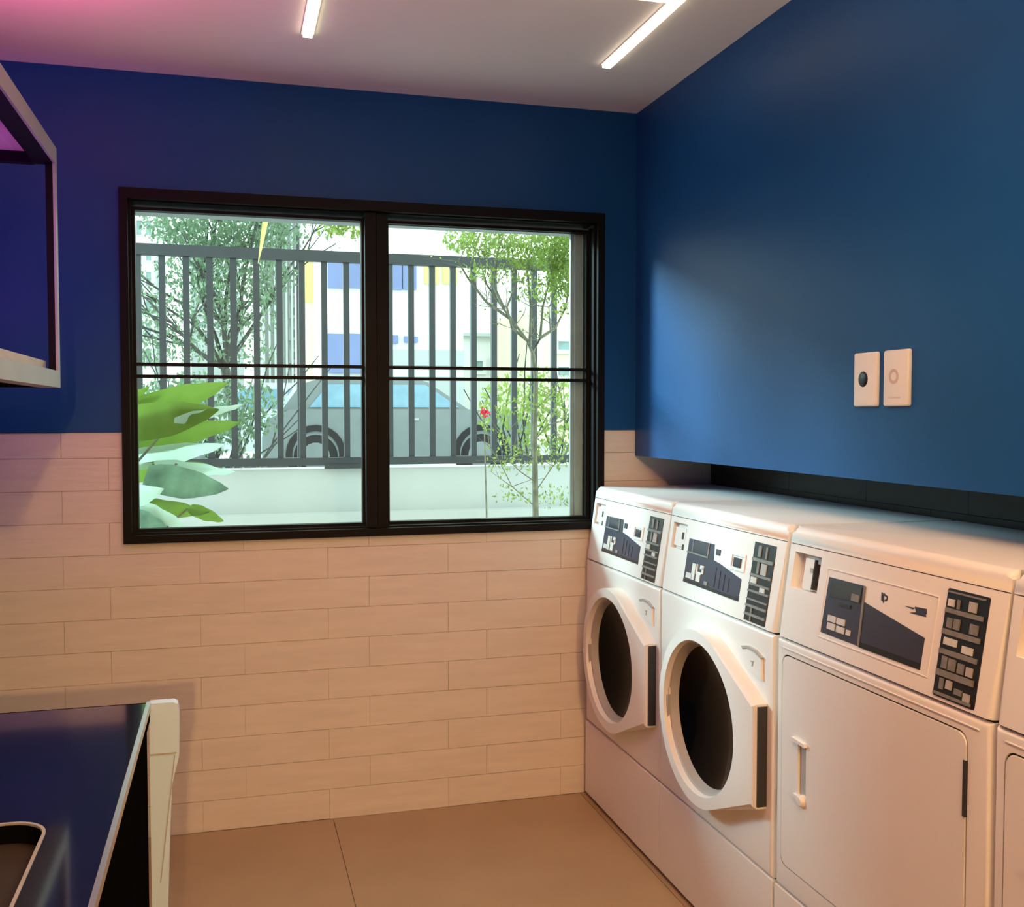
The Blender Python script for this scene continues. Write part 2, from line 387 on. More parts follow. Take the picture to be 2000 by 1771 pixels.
# magenta light strip on top of the hanging shelf, violet strip beneath its top board
t = thing('magenta_strip', 'magenta light strip lying on top of the hanging shelf', 'lamp', (-0.56, 2.15, 2.108))
bm = bmesh.new(); box(bm, -0.012, 0.012, -0.55, 0.55, 0.0, 0.010); obj('holder', bm, 'darksteel', t)
bm = bmesh.new(); box(bm, -0.008, 0.008, -0.54, 0.54, 0.010, 0.014); obj('diffuser', bm, 'magenta', t)
la = bpy.data.lights.new('magenta', 'AREA'); la.shape = 'RECTANGLE'; la.size = 0.02; la.size_y = 1.08; la.energy = MAGENTA_W; la.color = (1.0, 0.10, 0.40)
lo = bpy.data.objects.new('magenta_light', la); COL.objects.link(lo); lo.parent = t; lo.location = (0, 0, 0.018); lo.rotation_euler = (math.pi, 0, 0)
t = thing('violet_tube', 'violet light tube upright on the left wall inside the hanging shelf', 'lamp', (XL, 2.75, 1.80))
bm = bmesh.new(); tube(bm, [(0.035, 0, -0.2), (0.035, 0, 0.2)], 0.012, 10); obj('tube', bm, 'magenta', t, smooth=True)
bm = bmesh.new(); box(bm, 0.0, 0.024, -0.012, 0.012, -0.21, 0.21); obj('holder', bm, 'darksteel', t)
pl = bpy.data.lights.new('violet', 'POINT'); pl.energy = VIOLET_W; pl.color = (0.36, 0.0, 1.0); pl.shadow_soft_size = 0.04
po = bpy.data.objects.new('violet_light', pl); COL.objects.link(po); po.parent = t; po.location = (0.10, 0, 0.0)

# ================================================================== MACHINES
XF = 1.24                      # plane of the machine fronts
SZ0 = 0.874                    # console seam
_c, _s = 0.1574, 0.9875
def slant(y, v, n=0.0):        # console face coordinates -> local xyz (n outwards)
    return (v*_c - n*_s, y, SZ0 + v*_s + n*_c)
BACK = 0.495
def console(parent, W):
    """sloped console with rounded shoulders, groove and coin pocket"""
    h = W/2 - 0.003
    prof = [(0.0, SZ0+0.003), (0.036, 1.102), (0.0385, 1.117)]
    for k in range(1, 6):
        t = math.pi/2*k/5; prof.append((0.0385 + 0.016*(1-math.cos(t)) , 1.117 + 0.016*math.sin(t)))
    prof += [(BACK, 1.133), (BACK, SZ0+0.003)]
    bm = bmesh.new(); prism(bm, prof, -h, h, lambda a, b, d: (a, d, b))
    es = [e for e in bm.edges if all(abs(abs(v.co.y)-h) < 1e-5 for v in e.verts) and not any(v.co.x > BACK-0.01 for v in e.verts) and e.verts[0].co.z > SZ0+0.002 and abs(e.verts[0].co.y-e.verts[1].co.y) < 1e-5 and max(v.co.z for v in e.verts) > SZ0+0.02]
    bmesh.ops.bevel(bm, geom=es, offset=0.02, segments=4, profile=0.5, affect='EDGES', clamp_overlap=True)
    me = mesh('console', bm)
    cut = bmesh.new()
    # coin pocket, and the fine groove below the cap
    prism(cut, [(0.326, 0.205), (0.216, 0.205), (0.216, 0.122), (0.326, 0.122)] if W > 0.69 else [(0.306, 0.205), (0.212, 0.205), (0.216, 0.130), (0.304, 0.130)], -0.022 if W > 0.69 else -0.013, 0.05, lambda a, b, d: slant(a, b, d))
    me = boolean(me, cut)
    cut = bmesh.new(); box(cut, -h-0.01, h+0.01, 0.2215, 0.2235, -0.003, 0.05, lambda a, b, d: slant(a, b, d))
    me = boolean(me, cut)
    me.materials.clear(); me.materials.append(M['panelwhite'])
    me.polygons.foreach_set('use_smooth', [True]*len(me.polygons)); me.set_sharp_from_angle(angle=math.radians(30))
    co = obj('console', me, 'panelwhite', parent)
    bm = bmesh.new(); box(bm, -h+0.004, h-0.004, 0.2217, 0.2233, -0.0028, -0.0004, lambda a, b, d: slant(a, b, d)); obj('cap_groove', bm, 'seam', co)
    return co
def sl(bm, pts, n0, n1): prism(bm, pts, n0, n1, lambda a, b, d: slant(a, b, d))
def rect(y0, y1, v0, v1): return [(y0, v0), (y1, v0), (y1, v1), (y0, v1)]
def sub(name, pts, m, parent, n0=0.0, n1=0.0015, bev=0, label=None):
    bm = bmesh.new(); sl(bm, pts, n0, n1); return obj(name, bm, m, parent, bev=bev, label=label)
def body(parent, W, door_hole=None):
    h = W/2 - 0.0025
    bm = bmesh.new(); box(bm, 0.0, BACK, -h, h, 0.283, SZ0-0.002)
    es = [e for e in bm.edges if all(v.co.x < 0.001 for v in e.verts)]
    bmesh.ops.bevel(bm, geom=es, offset=0.012, segments=4, profile=0.5, affect='EDGES')
    me = mesh('cabinet', bm)
    for c in door_hole or []: me = boolean(me, c)
    me.materials.clear(); me.materials.append(M['white'])
    me.polygons.foreach_set('use_smooth', [True]*len(me.polygons)); me.set_sharp_from_angle(angle=math.radians(35))
    obj('cabinet', me, 'white', parent)
    bm = bmesh.new(); box(bm, 0.0, BACK, -h, h, 0.018, 0.280); obj('kick_panel', bm, 'white', parent, bev=0.008, seg=3)
    bm = bmesh.new(); box(bm, 0.02, BACK-0.01, -h+0.006, h-0.006, 0.0, 0.02); obj('base_gap', bm, 'seam', parent)
    bm = bmesh.new(); box(bm, 0.012, BACK-0.01, -h+0.003, h-0.003, 0.2795, 0.2835); obj('seam', bm, 'seam', parent)
    bm = bmesh.new(); box(bm, 0.010, BACK-0.01, -h+0.003, h-0.003, SZ0-0.0025, SZ0+0.0035); obj('seam', bm, 'seam', parent)

# ---- washer
def washer(loc, label):
    W = 0.664
    t = thing('washing_machine', label, 'washing machine', loc, 'front loading washing machines')
    ZD, RD = 0.581, 0.236
    cut = bmesh.new(); lathe(cut, [(0, -0.02), (0.215, -0.02), (0.215, 0.12), (0, 0.12)], 48, lambda a, b, d: (d, a, ZD+b))
    body(t, W, [cut])
    co = console(t, W)
    # coin pocket plate
    sub('coin_plate', rect(0.228, 0.296, 0.138, 0.192), 'panelwhite', co, -0.0135, -0.005, 0.002)
    sub('coin_slot', rect(0.236, 0.250, 0.160, 0.180), 'seam', co, -0.006, -0.0045)
    sub('coin_return', rect(0.228, 0.240, 0.128, 0.146), 'seam', co, -0.012, -0.0045)
    # printed display field
    sub('display_panel', [(0.186, 0.169), (0.031, 0.171), (0.023, 0.129), (-0.02, 0.124), (-0.085, 0.112), (-0.141, 0.102), (-0.141, 0.045), (0.186, 0.047)], 'navy', co, label='navy printed display field')
    sub('display_foot', rect(-0.141, 0.186, 0.045, 0.054), 'black', co, 0.001, 0.0022)
    sub('display_window', rect(0.060, 0.152, 0.134, 0.166), 'lcd', co, 0.001, 0.003, label='smoked display window')
    for (a, b, c, d) in ((0.053, 0.187, 0.129, 0.133), (0.055, 0.060, 0.131, 0.170), (0.152, 0.157, 0.131, 0.169)):
        sub('display_rim', rect(a, b, c, d), 'bar', co, 0.001, 0.0035)
    # white key field: blocks with strokes
    for (a, b, c, d) in ((0.118, 0.138, 0.058, 0.104), (0.068, 0.090, 0.094, 0.105), (0.068, 0.078, 0.082, 0.100), (0.080, 0.112, 0.078, 0.085), (0.084, 0.108, 0.058, 0.078), (0.104, 0.112, 0.085, 0.105)):
        sub('key', rect(a, b, c, d), 'labelwhite', co, 0.001, 0.004, label='white key')
    sub('key', rect(0.132, 0.170, 0.059, 0.074), 'labelwhite', co, 0.001, 0.004)
    sub('key', rect(0.036, 0.056, 0.056, 0.066), 'bar', co, 0.001, 0.004)
    for k in range(4):
        sub('ridge', [(0.000-k*0.026, 0.058), (-0.003-k*0.026, 0.058), (-0.003-k*0.026, 0.112-k*0.006), (0.0-k*0.026, 0.113-k*0.006)], 'lcd', co, 0.001, 0.0025)
    sub('indicator', rect(-0.009, 0.013, 0.145, 0.161), 'lcd', co, 0, 0.003)
    bm = bmesh.new()
    for r_ in (rect(-0.149, -0.069, 0.158, 0.165), rect(-0.149, -0.069, 0.120, 0.127), rect(-0.078, -0.069, 0.127, 0.158), rect(-0.149, -0.140, 0.127, 0.158)): sl(bm, r_, 0, 0.003)
    obj('button_rim', bm, 'panelwhite', co)
    sub('start_button', rect(-0.126, -0.090, 0.129, 0.153), 'lcd', co, 0, 0.004, 0.001)
    # program rack
    bm = bmesh.new(); sl(bm, rect(-0.286, -0.182, 0.008, 0.205), 0, 0.0015); obj('program_panel', bm, 'black', co, label='black panel of programme labels')
    for (v, th) in ((0.162, 0.008), (0.123, 0.006), (0.100, 0.005), (0.083, 0.005), (0.062, 0.004), (0.046, 0.006), (0.025, 0.006)):
        sub('label_strip', rect(-0.284, -0.184, v-th/2, v+th/2), 'bar', co, 0.001, 0.005)
    for (a, b, v0, v1, mm) in ((-0.208, -0.222, 0.170, 0.198, 'bar'), (-0.244, -0.252, 0.168, 0.198, 'bar'), (-0.212, -0.222, 0.128, 0.157, 'bar'), (-0.232, -0.258, 0.128, 0.156, 'gasket'), (-0.190, -0.218, 0.103, 0.118, 'labelwhite'), (-0.240, -0.264, 0.086, 0.098, 'labelwhite'), (-0.212, -0.218, 0.010, 0.042, 'bar')):
        sub('label_card', rect(b, a, v0, v1), mm, co, 0.001, 0.004)
    # soap / lock cover on the cabinet
    bm = bmesh.new(); prism(bm, [(-0.186, 0.812), (-0.212, 0.818), (-0.250, 0.816), (-0.282, 0.806), (-0.284, 0.752), (-0.200, 0.772)], 0.002, -0.006, lambda a, b, d: (d, a, b))
    lk = obj('lock_cover', bm, 'white', t, bev=0.0015)
    bm = bmesh.new(); prism(bm, [(-0.183, 0.815), (-0.212, 0.822), (-0.250, 0.820), (-0.286, 0.808), (-0.284, 0.804), (-0.250, 0.813), (-0.212, 0.815), (-0.190, 0.809)], 0.002, -0.0075, lambda a, b, d: (d, a, b)); obj('lock_slot', bm, 'gasket', lk)
    bm = bmesh.new(); prism(bm, [(-0.232, 0.789), (-0.246, 0.791), (-0.240, 0.776), (-0.236, 0.776), (-0.241, 0.787), (-0.232, 0.786)], 0, -0.0072, lambda a, b, d: (d, a, b)); obj('key_mark', bm, 'gasket', lk)
    # door: round on the hinge side, tangents running out to an upright grip edge
    EY, E0, E1 = -0.303, 0.444, 0.700
    def tang(py, pz, sgn):
        d = math.hypot(py, pz); a0 = math.atan2(pz, py); a = math.acos(RD/d); return a0 + sgn*a
    aT = tang(EY, E1-ZD, -1); aB = tang(EY, E0-ZD, 1)
    aB -= 2*math.pi if aB > aT else 0
    pts = []
    N = 44
    for k in range(N+1):
        a = aT + (aB - aT)*k/N; pts.append((RD*math.cos(a), ZD + RD*math.sin(a)))
    pts += [(EY, E0), (EY, E1)]
    bm = bmesh.new(); prism(bm, pts, 0.002, -0.044, lambda a, b, d: (d + (0.010 if (d < 0 and a < -0.25) else 0), a, b))
    es = [e for e in bm.edges if all(v.co.x < -0.01 for v in e.verts)]
    bmesh.ops.bevel(bm, geom=es, offset=0.014, segments=4, profile=0.5, affect='EDGES', clamp_overlap=True)
    me = mesh('door', bm)
    cut = bmesh.new(); lathe(cut, [(0, -0.08), (0.212, -0.08), (0.207, -0.046), (0.188, 0.02), (0, 0.02)], 64, lambda a, b, d: (d, a, ZD+b))
    me = boolean(me, cut); me.materials.clear(); me.materials.append(M['white'])
    me.polygons.foreach_set('use_smooth', [True]*len(me.polygons)); me.set_sharp_from_angle(angle=math.radians(30))
    dr = obj('door', me, 'white', t)
    bm = bmesh.new(); lathe(bm, [(0.192, -0.002), (0.206, -0.030), (0.196, -0.026), (0.186, 0.004), (0.192, 0.010)], 64, lambda a, b, d: (d, a, ZD+b)); obj('door_ring', bm, 'gasket', dr, smooth=True, label='grey inner ring')
    bm = bmesh.new(); lathe(bm, [(0.0, 0.045), (0.08, 0.038), (0.15, 0.018), (0.188, -0.004), (0.192, 0.004), (0.15, 0.05), (0, 0.07)], 64, lambda a, b, d: (d, a, ZD+b)); obj('door_glass', bm, 'glassblack', dr, smooth=True, label='black glass bowl')
    bm = bmesh.new(); box(bm, -0.026, -0.001, EY-0.003, EY+0.002, E0+0.006, E1-0.006); obj('grip_recess', bm, 'seam', dr, label='dark grip recess')
    bm = bmesh.new(); box(bm, -0.032, 0.002, 0.196, 0.230, ZD+0.010, ZD+0.030); hg = obj('hinge', bm, 'white', dr, bev=0.004)
    bm = bmesh.new(); box(bm, -0.036, 0.0, 0.196, 0.224, ZD-0.09, ZD+0.008); obj('hinge_gap_shade', bm, 'gasket', dr, bev=0.006)  # grey block stands in for the shade of the gap below the hinge
    return t
washer((XF, 3.142, 0), 'white front loading washing machine at the window wall, lit cool by daylight')
w2 = copy_tree([o for o in COL.objects if o.name == 'washing_machine'][0]); w2.location = (XF, 2.478, 0)
w2['label'] = 'white front loading washing machine standing next to the first square-doored dryer'

# ---- dryer
def ring_gap(bm, Y0, Y1, D0, D1):
    o = rounded(Y0-0.0042, Y1+0.0042, D0-0.0042, D1+0.0042, 0.023); i = rounded(Y0-0.0002, Y1+0.0002, D0-0.0002, D1+0.0002, 0.02)
    L = [[bm.verts.new((x, a, b)) for a, b in r] for r, x in ((o, 0.013), (o, 0.004), (i, 0.004), (i, 0.013))]
    n = len(o)
    for A, B in zip(L, L[1:]+L[:1]):
        for k in range(n): bm.faces.new((A[k], A[(k+1)%n], B[(k+1)%n], B[k]))
def dryer(loc, label):
    W = 0.708
    t = thing('tumble_dryer', label, 'dryer', loc, 'tumble dryers with square doors')
    Y0, Y1, D0, D1 = -0.293, 0.322, 0.345, 0.836
    cut = bmesh.new(); prism(cut, rounded(Y0-0.004, Y1+0.004, D0-0.004, D1+0.004, 0.023), -0.02, 0.014, lambda a, b, d: (d, a, b))
    body(t, W, [cut])
    bm = bmesh.new(); ring_gap(bm, Y0, Y1, D0, D1); obj('door_gap', bm, 'seam', t)
    # thin raised rib above the door
    bm = bmesh.new(); box(bm, -0.002, 0.004, -W/2+0.03, W/2-0.03, 0.8525, 0.8545); obj('rib', bm, 'white', t, bev=0.0008)
    bm = bmesh.new(); prism(bm, rounded(Y0, Y1, D0, D1, 0.02), 0.0124, -0.0015, lambda a, b, d: (d, a, b))
    es = [e for e in bm.edges if all(v.co.x < -0.001 for v in e.verts)]
    bmesh.ops.bevel(bm, geom=es, offset=0.002, segments=2, profile=0.5, affect='EDGES')
    me = mesh('door', bm)
    cut = bmesh.new(); box(cut, -0.02, 0.0095, 0.218, 0.252, 0.532, 0.652); me = boolean(me, cut)
    me.materials.clear(); me.materials.append(M['white'])
    dr = obj('door', me, 'white', t)
    bm = bmesh.new(); box(bm, 0.004, 0.0093, 0.2185, 0.2515, 0.5325, 0.6515); obj('handle_recess', bm, 'gasket', dr, label='grey-brown handle recess')
    bm = bmesh.new(); prism(bm, [(0.268, 0.660), (0.216, 0.658), (0.214, 0.650), (0.262, 0.652)], 0.002, -0.010, lambda a, b, d: (d, a, b)); obj('handle_lip', bm, 'white', dr, bev=0.0015)
    bm = bmesh.new(); lathe(bm, [(0, -0.012), (0.010, -0.011), (0.014, -0.004), (0.014, 0.004), (0, 0.004)], 16, lambda a, b, d: (d, 0.233+a, 0.522+b)); box(bm, -0.008, 0.0, 0.240, 0.262, 0.523, 0.531)
    obj('handle_catch', bm, 'white', dr, smooth=True)
    bm = bmesh.new(); box(bm, -0.0035, 0.010, Y0-0.0025, Y0+0.005, 0.690, 0.790); obj('hinge', bm, 'seam', dr, label='dark hinge slot')
    co = console(t, W)
    sub('coin_plate', rect(0.250, 0.288, 0.126, 0.196), 'panelwhite', co, -0.023, -0.006, 0.002)
    sub('coin_slot', rect(0.2475, 0.2515, 0.128, 0.196), 'seam', co, -0.02, -0.0055)
    sub('coin_slot', rect(0.252, 0.262, 0.166, 0.176), 'gasket', co, -0.008, -0.004)
    sub('coin_return', rect(0.221, 0.230, 0.158, 0.174), 'seam', co, -0.024, -0.0205)
    sub('pocket_top', rect(0.2165, 0.244, 0.188, 0.2045), 'gasket', co, -0.023, -0.010)
    # bezel
    bm = bmesh.new()
    for r_ in (rect(-0.180, 0.186, 0.185, 0.187), rect(-0.180, 0.186, 0.034, 0.036), rect(0.184, 0.186, 0.036, 0.185), rect(-0.180, -0.178, 0.036, 0.185)): sl(bm, r_, 0, 0.0018)
    obj('bezel', bm, 'panelwhite', co)
    sub('display_panel', [(0.176, 0.168), (0.045, 0.169), (0.039, 0.045), (0.178, 0.046)], 'navy', co, label='navy display block')
    sub('display_wedge', [(0.042, 0.137), (-0.157, 0.104), (-0.157, 0.044), (0.036, 0.045)], 'navy', co, label='dark wedge shaped print')
    sub('display_foot', rect(-0.157, 0.036, 0.0435, 0.055), 'black', co, 0.001, 0.002)
    sub('display_post', [(0.047, 0.168), (0.042, 0.168), (0.035, 0.046), (0.040, 0.046)], 'bar', co, 0.001, 0.0035)
    sub('display_window', [(0.165, 0.163), (0.054, 0.164), (0.053, 0.133), (0.162, 0.126)], 'lcd', co, 0.001, 0.003, label='smoked display window')
    sub('key', rect(0.056, 0.082, 0.132, 0.147), 'bar', co, 0.002, 0.005)
    sub('key', rect(0.083, 0.124, 0.114, 0.122), 'lcd', co, 0.001, 0.004)
    for (a, b, c, d) in ((0.127, 0.156, 0.075, 0.088), (0.094, 0.122, 0.075, 0.088), (0.126, 0.154, 0.058, 0.072), (0.092, 0.120, 0.058, 0.071), (0.070, 0.084, 0.059, 0.070)):
        sub('key', rect(a, b, c, d), 'labelwhite', co, 0.001, 0.004, label='white key')
    # emblem: two leaning strokes and an open bow
    bm = bmesh.new()
    for p in ([(-0.010, 0.166), (-0.014, 0.166), (-0.018, 0.149), (-0.013, 0.149)], [(-0.016, 0.164), (-0.019, 0.166), (-0.022, 0.146), (-0.019, 0.146)], [(-0.020, 0.165), (-0.031, 0.161), (-0.031, 0.158), (-0.020, 0.161)], [(-0.029, 0.162), (-0.032, 0.160), (-0.031, 0.152), (-0.028, 0.154)], [(-0.023, 0.153), (-0.031, 0.155), (-0.030, 0.151), (-0.023, 0.150)]): sl(bm, p, 0, 0.0012)
    obj('emblem', bm, 'navy', co)
    bm = bmesh.new()
    for p in ([(-0.086, 0.152), (-0.118, 0.154), (-0.112, 0.150)], [(-0.116, 0.156), (-0.150, 0.158), (-0.152, 0.148), (-0.122, 0.146)], [(-0.104, 0.142), (-0.152, 0.143), (-0.150, 0.147), (-0.120, 0.146)]): sl(bm, p, 0, 0.0012)
    obj('arrow_print', bm, 'navy', co)
    # program rack
    sub('program_panel', rounded(-0.309, -0.201, 0.009, 0.207, 0.004, 3), 'black', co, label='black panel of programme labels')
    for (v, th) in ((0.201, 0.003), (0.167, 0.008), (0.128, 0.009), (0.092, 0.009), (0.053, 0.011), (0.015, 0.005)):
        sub('label_strip', rect(-0.300, -0.204, v-th/2, v+th/2), 'bar', co, 0.001, 0.005)
    for (a, b, v0, v1, mm) in ((-0.208, -0.224, 0.175, 0.188, 'labelwhite'), (-0.232, -0.238, 0.173, 0.190, 'bar'), (-0.262, -0.281, 0.174, 0.192, 'gasket'), (-0.212, -0.226, 0.136, 0.154, 'bar'), (-0.230, -0.245, 0.136, 0.155, 'bar'), (-0.272, -0.292, 0.136, 0.154, 'bar'), (-0.211, -0.245, 0.105, 0.118, 'labelwhite'), (-0.260, -0.287, 0.099, 0.112, 'labelwhite'), (-0.214, -0.228, 0.062, 0.084, 'bar'), (-0.232, -0.250, 0.062, 0.083, 'bar'), (-0.256, -0.272, 0.062, 0.080, 'bar'), (-0.278, -0.294, 0.062, 0.078, 'gasket'), (-0.216, -0.226, 0.024, 0.044, 'bar'), (-0.233, -0.248, 0.028, 0.044, 'gasket'), (-0.256, -0.276, 0.024, 0.034, 'bar'), (-0.280, -0.296, 0.018, 0.032, 'gasket')):
        sub('label_card', rect(b, a, v0, v1), mm, co, 0.001, 0.004)
    return t
d1 = dryer((XF, 1.782, 0), 'white tumble dryer with plain square door, shown whole beside the washers')
d2 = copy_tree(d1); d2.location = (XF, 1.782-0.710, 0)
d2['label'] = 'white tumble dryer cut off by the right picture edge'

# ================================================================== SWITCH PLATES
def plate(y, label, hole):
    t = thing('wall_plate', label, 'wall plate', (XS, y, 1.4775), 'cream wall plates over the dryer')
    bm = bmesh.new(); prism(bm, rounded(-0.044, 0.044, -0.063, 0.063, 0.005, 3), 0.0, -0.009, lambda a, b, d: (d, a, b))
    es = [e for e in bm.edges if all(v.co.x < -0.005 for v in e.verts)]
    bmesh.ops.bevel(bm, geom=es, offset=0.004, segments=3, profile=0.5, affect='EDGES')
    obj('faceplate', bm, 'plate', t, smooth=True)
    if hole:
        bm = bmesh.new(); lathe(bm, [(0, -0.0100), (0.017, -0.0100), (0.019, -0.0085), (0.019, -0.005), (0, -0.005)], 28, lambda a, b, d: (d, 0.006+a, 0.001+b)); obj('cable_outlet', bm, 'black', t, smooth=True, label='round black cable outlet')
    else:
        bm = bmesh.new(); lathe(bm, [(0.010, -0.0096), (0.017, -0.0096), (0.017, -0.008), (0.010, -0.008), (0.010, -0.0096)], 24, lambda a, b, d: (d, 0.006+a, 0.004+b)); obj('worn_mark', bm, mat('faint_print', (0.66, 0.50, 0.40), 0.5), t)
        bm = bmesh.new(); box(bm, -0.0096, -0.008, -0.018, 0.024, -0.045, -0.042); obj('printed_line', bm, mat('faint_line', (0.70, 0.58, 0.48), 0.5), t)
    return t
plate(2.080, 'cream wall plate with round black cable outlet', True)
plate(1.966, 'blank cream wall plate with faint round print, on the right', False)

# ================================================================== COUNTER
CZ, CX, CY0, CY1 = 0.864, -0.148, -0.6, 1.980
ct = thing('sink_counter', 'dark navy counter with steel edge and sunken basin, at the left', 'counter', (XL, CY0, 0))
ox, oy = XL, CY0
bm = bmesh.new(); box(bm, 0.001, CX-0.006-ox, 0, CY1-0.006-oy, CZ-0.032, CZ)
me = mesh('worktop', bm)
cut = bmesh.new(); prism(cut, rounded(-0.68-ox, -0.232-ox, 0.80-oy, 1.440-oy, 0.05, 6), CZ-0.1, CZ+0.1, lambda a, b, d: (a, b, d))
me = boolean(me, cut); obj('worktop', me, 'counter', ct)
bm = bmesh.new(); box(bm, CX-0.006-ox, CX+0.001-ox, 0, CY1+0.001-oy, CZ-0.013, CZ+0.0012)
obj('edge_strip', bm, 'steel', ct, bev=0.002, label='bright steel edge strip')
bm = bmesh.new(); box(bm, CX-0.006-ox, CX-0.001-ox, 0, CY1-0.006-oy, CZ-0.036, CZ-0.0135); box(bm, 0.001, CX-0.001-ox, CY1-0.006-oy, CY1+0.0005-oy, CZ-0.036, CZ-0.0005)
obj('fascia', bm, 'cabinet', ct)
ro = rounded(-0.68-ox, -0.232-ox, 0.80-oy, 1.440-oy, 0.05, 6); ri = rounded(-0.676-ox, -0.236-ox, 0.804-oy, 1.436-oy, 0.047, 6)
bm = bmesh.new()
n = len(ro)
L = [[bm.verts.new((a, b, z_)) for a, b in r_] for r_, z_ in ((ro, CZ-0.002), (ro, CZ+0.0012), (ri, CZ+0.0012), (ri, CZ-0.002))]
for A, B in zip(L, L[1:]+L[:1]):
    for i in range(n): bm.faces.new((A[i], A[(i+1)%n], B[(i+1)%n], B[i]))
obj('basin_rim', bm, 'edge', ct)
bm = bmesh.new(); A = [bm.verts.new((a, b, CZ-0.0015)) for a, b in ri]; B = [bm.verts.new((a, b, CZ-0.031)) for a, b in ri]
for i in range(n): bm.faces.new((A[i], A[(i+1)%n], B[(i+1)%n], B[i]))
obj('basin_wall', bm, 'cabinet', ct)
bm = bmesh.new(); prism(bm, ri, CZ-0.036, CZ-0.026, lambda a, b, d: (a, b, d)); obj('basin_floor', bm, 'bronze', ct, label='dark brown basin floor')
bm = bmesh.new()
box(bm, CX-0.024-ox, CX-0.004-ox, 0.0, CY1-0.03-oy, 0.0, CZ-0.034); box(bm, 0.001, CX-0.024-ox, CY1-0.05-oy, CY1-0.03-oy, 0, CZ-0.034); box(bm, 0.001, CX-0.024-ox, 0, 0.02, 0, CZ-0.034)
obj('cabinet', bm, 'cabinet', ct, label='black cabinet')
# white moulded end panel, cool daylight put into its bluish colour
prof = [(-0.150, 0.0), (-0.124, 0.0), (-0.122, 0.47), (-0.117, 0.60), (-0.112, 0.70), (-0.105, 0.73), (-0.0985, 0.755), (-0.0975, 0.80), (-0.0975, 0.845), (-0.100, 0.856), (-0.107, 0.860), (-0.150, 0.860)]
bm = bmesh.new(); prism(bm, [(a-ox, b) for a, b in prof], CY1+0.004-oy, CY1+0.030-oy, lambda a, b, d: (a, d, b)); ep = obj('end_panel', bm, 'daywhite', ct, bev=0.003, label='white moulded end panel')
bm = bmesh.new(); box(bm, -0.150-ox, -0.103-ox, CY1+0.0025-oy, CY1+0.005-oy, 0.7635, 0.7655); prism(bm, [(-0.1065-ox, 0.760), (-0.105-ox, 0.760), (-0.133-ox, 0.52), (-0.1345-ox, 0.52)], CY1+0.0025-oy, CY1+0.005-oy, lambda a, b, d: (a, d, b))
obj('panel_seam', bm, 'gasket', ep)

# ================================================================== HANGING SHELF
SX, SY1, SY0, SZa, SZb = -0.442, 3.0, 0.9, 1.468, 2.111
hs = thing('hanging_shelf', 'black framed open shelf hanging on the left wall with pale boards', 'shelf', (XL, SY1, SZa))
def hb(name, x0, x1, y0, y1, z0, z1, m, parent=hs, bev=0.002, label=None):
    bm = bmesh.new(); box(bm, x0-XL, x1-XL, y0-SY1, y1-SY1, z0-SZa, z1-SZa); return obj(name, bm, m, parent, bev=bev, label=label)
hb('top_rail', SX-0.055, SX-0.006, SY0, SY1, SZb-0.045, SZb-0.002, 'darksteel')
hb('top_rail', XL+0.001, SX-0.055, SY1-0.03, SY1, SZb-0.048, SZb-0.004, 'darksteel')
hb('post', SX-0.024, SX-0.006, SY1-0.03, SY1, SZa+0.045, SZb-0.045, 'darksteel')
hb('post', SX-0.024, SX-0.006, SY0, SY0+0.03, SZa+0.045, SZb-0.045, 'darksteel')
hb('edge_strip', SX-0.006, SX, SY0, SY1, SZb-0.045, SZb, 'edge', label='pale edge of the frame')
hb('edge_strip', SX-0.006, SX, SY1-0.03, SY1, SZa+0.0445, SZb-0.0455, 'edge')
hb('bottom_rail', SX-0.050, SX, SY0, SY1, SZa, SZa+0.044, 'edge', label='pale grey bottom rail')
hb('bottom_rail', XL+0.001, SX-0.050, SY1-0.03, SY1, SZa, SZa+0.03, 'darksteel')
hb('shelf_board', XL+0.001, SX-0.030, SY0+0.01, SY1-0.035, SZa+0.0445, SZa+0.070, 'wood', label='pale wooden board')
hb('top_board', XL+0.001, SX-0.057, SY0+0.01, SY1-0.032, SZb-0.020, SZb-0.004, 'wood', label='pale wooden top board')

# ================================================================== OUTSIDE
# ground
bm = bmesh.new(); box(bm, -30, 60, YB+0.15, 6.0, -0.3, 0.0); tag(obj('garden_ground', bm, 'soil'), kind='structure')
bm = bmesh.new(); box(bm, -60, 110, 6.0, 160, -0.3, 0.45); tag(obj('street_ground', bm, 'street'), kind='structure')
# garden wall with ledge
gw = thing('garden_wall', 'low pale rendered garden wall under the grey bar fence', 'wall', (0.7, 5.6, 0))
bm = bmesh.new(); box(bm, -6, 8, -0.05, 0.12, 0.0, 1.10); obj('wall_body', bm, 'mintwall', gw, bev=0.008)
bm = bmesh.new(); box(bm, -6, 8, -0.16, -0.05, 0.0, 0.865); obj('ledge', bm, 'mintwall', gw, bev=0.012)
# fence
FY = 5.5
fe = thing('bar_fence', 'dark grey metal bar fence standing on the pale garden wall', 'fence', (0.7, FY+0.05, 1.10))
def fb(name, x0, x1, y0, y1, z0, z1, bev=0.004):
    bm = bmesh.new(); box(bm, x0-0.7, x1-0.7, y0, y1, z0-1.10, z1-1.10); return obj(name, bm, 'fence', fe, bev=bev)
fb('rail', -2.2, 3.9, -0.022, 0.022, 2.205, 2.262)
fb('rail', -2.2, 3.9, -0.024, 0.024, 1.118, 1.160)
rail_bar = None
for k in range(-14, 30):
    x = -0.327 + 0.1172*k
    if rail_bar is None:
        bm = bmesh.new(); box(bm, -0.016, 0.016, -0.012, 0.012, 0.06, 1.107); rail_bar = mesh('bar', bm); rail_bar.materials.append(M['fence'])
    o = bpy.data.objects.new('bar', rail_bar); COL.objects.link(o); o.parent = fe; o.location = (x-0.7, 0, 0)
for x in (-0.9, 0.62, 2.15):
    fb('foot', x-0.13, x+0.13, -0.03, 0.03, 1.10, 1.124)

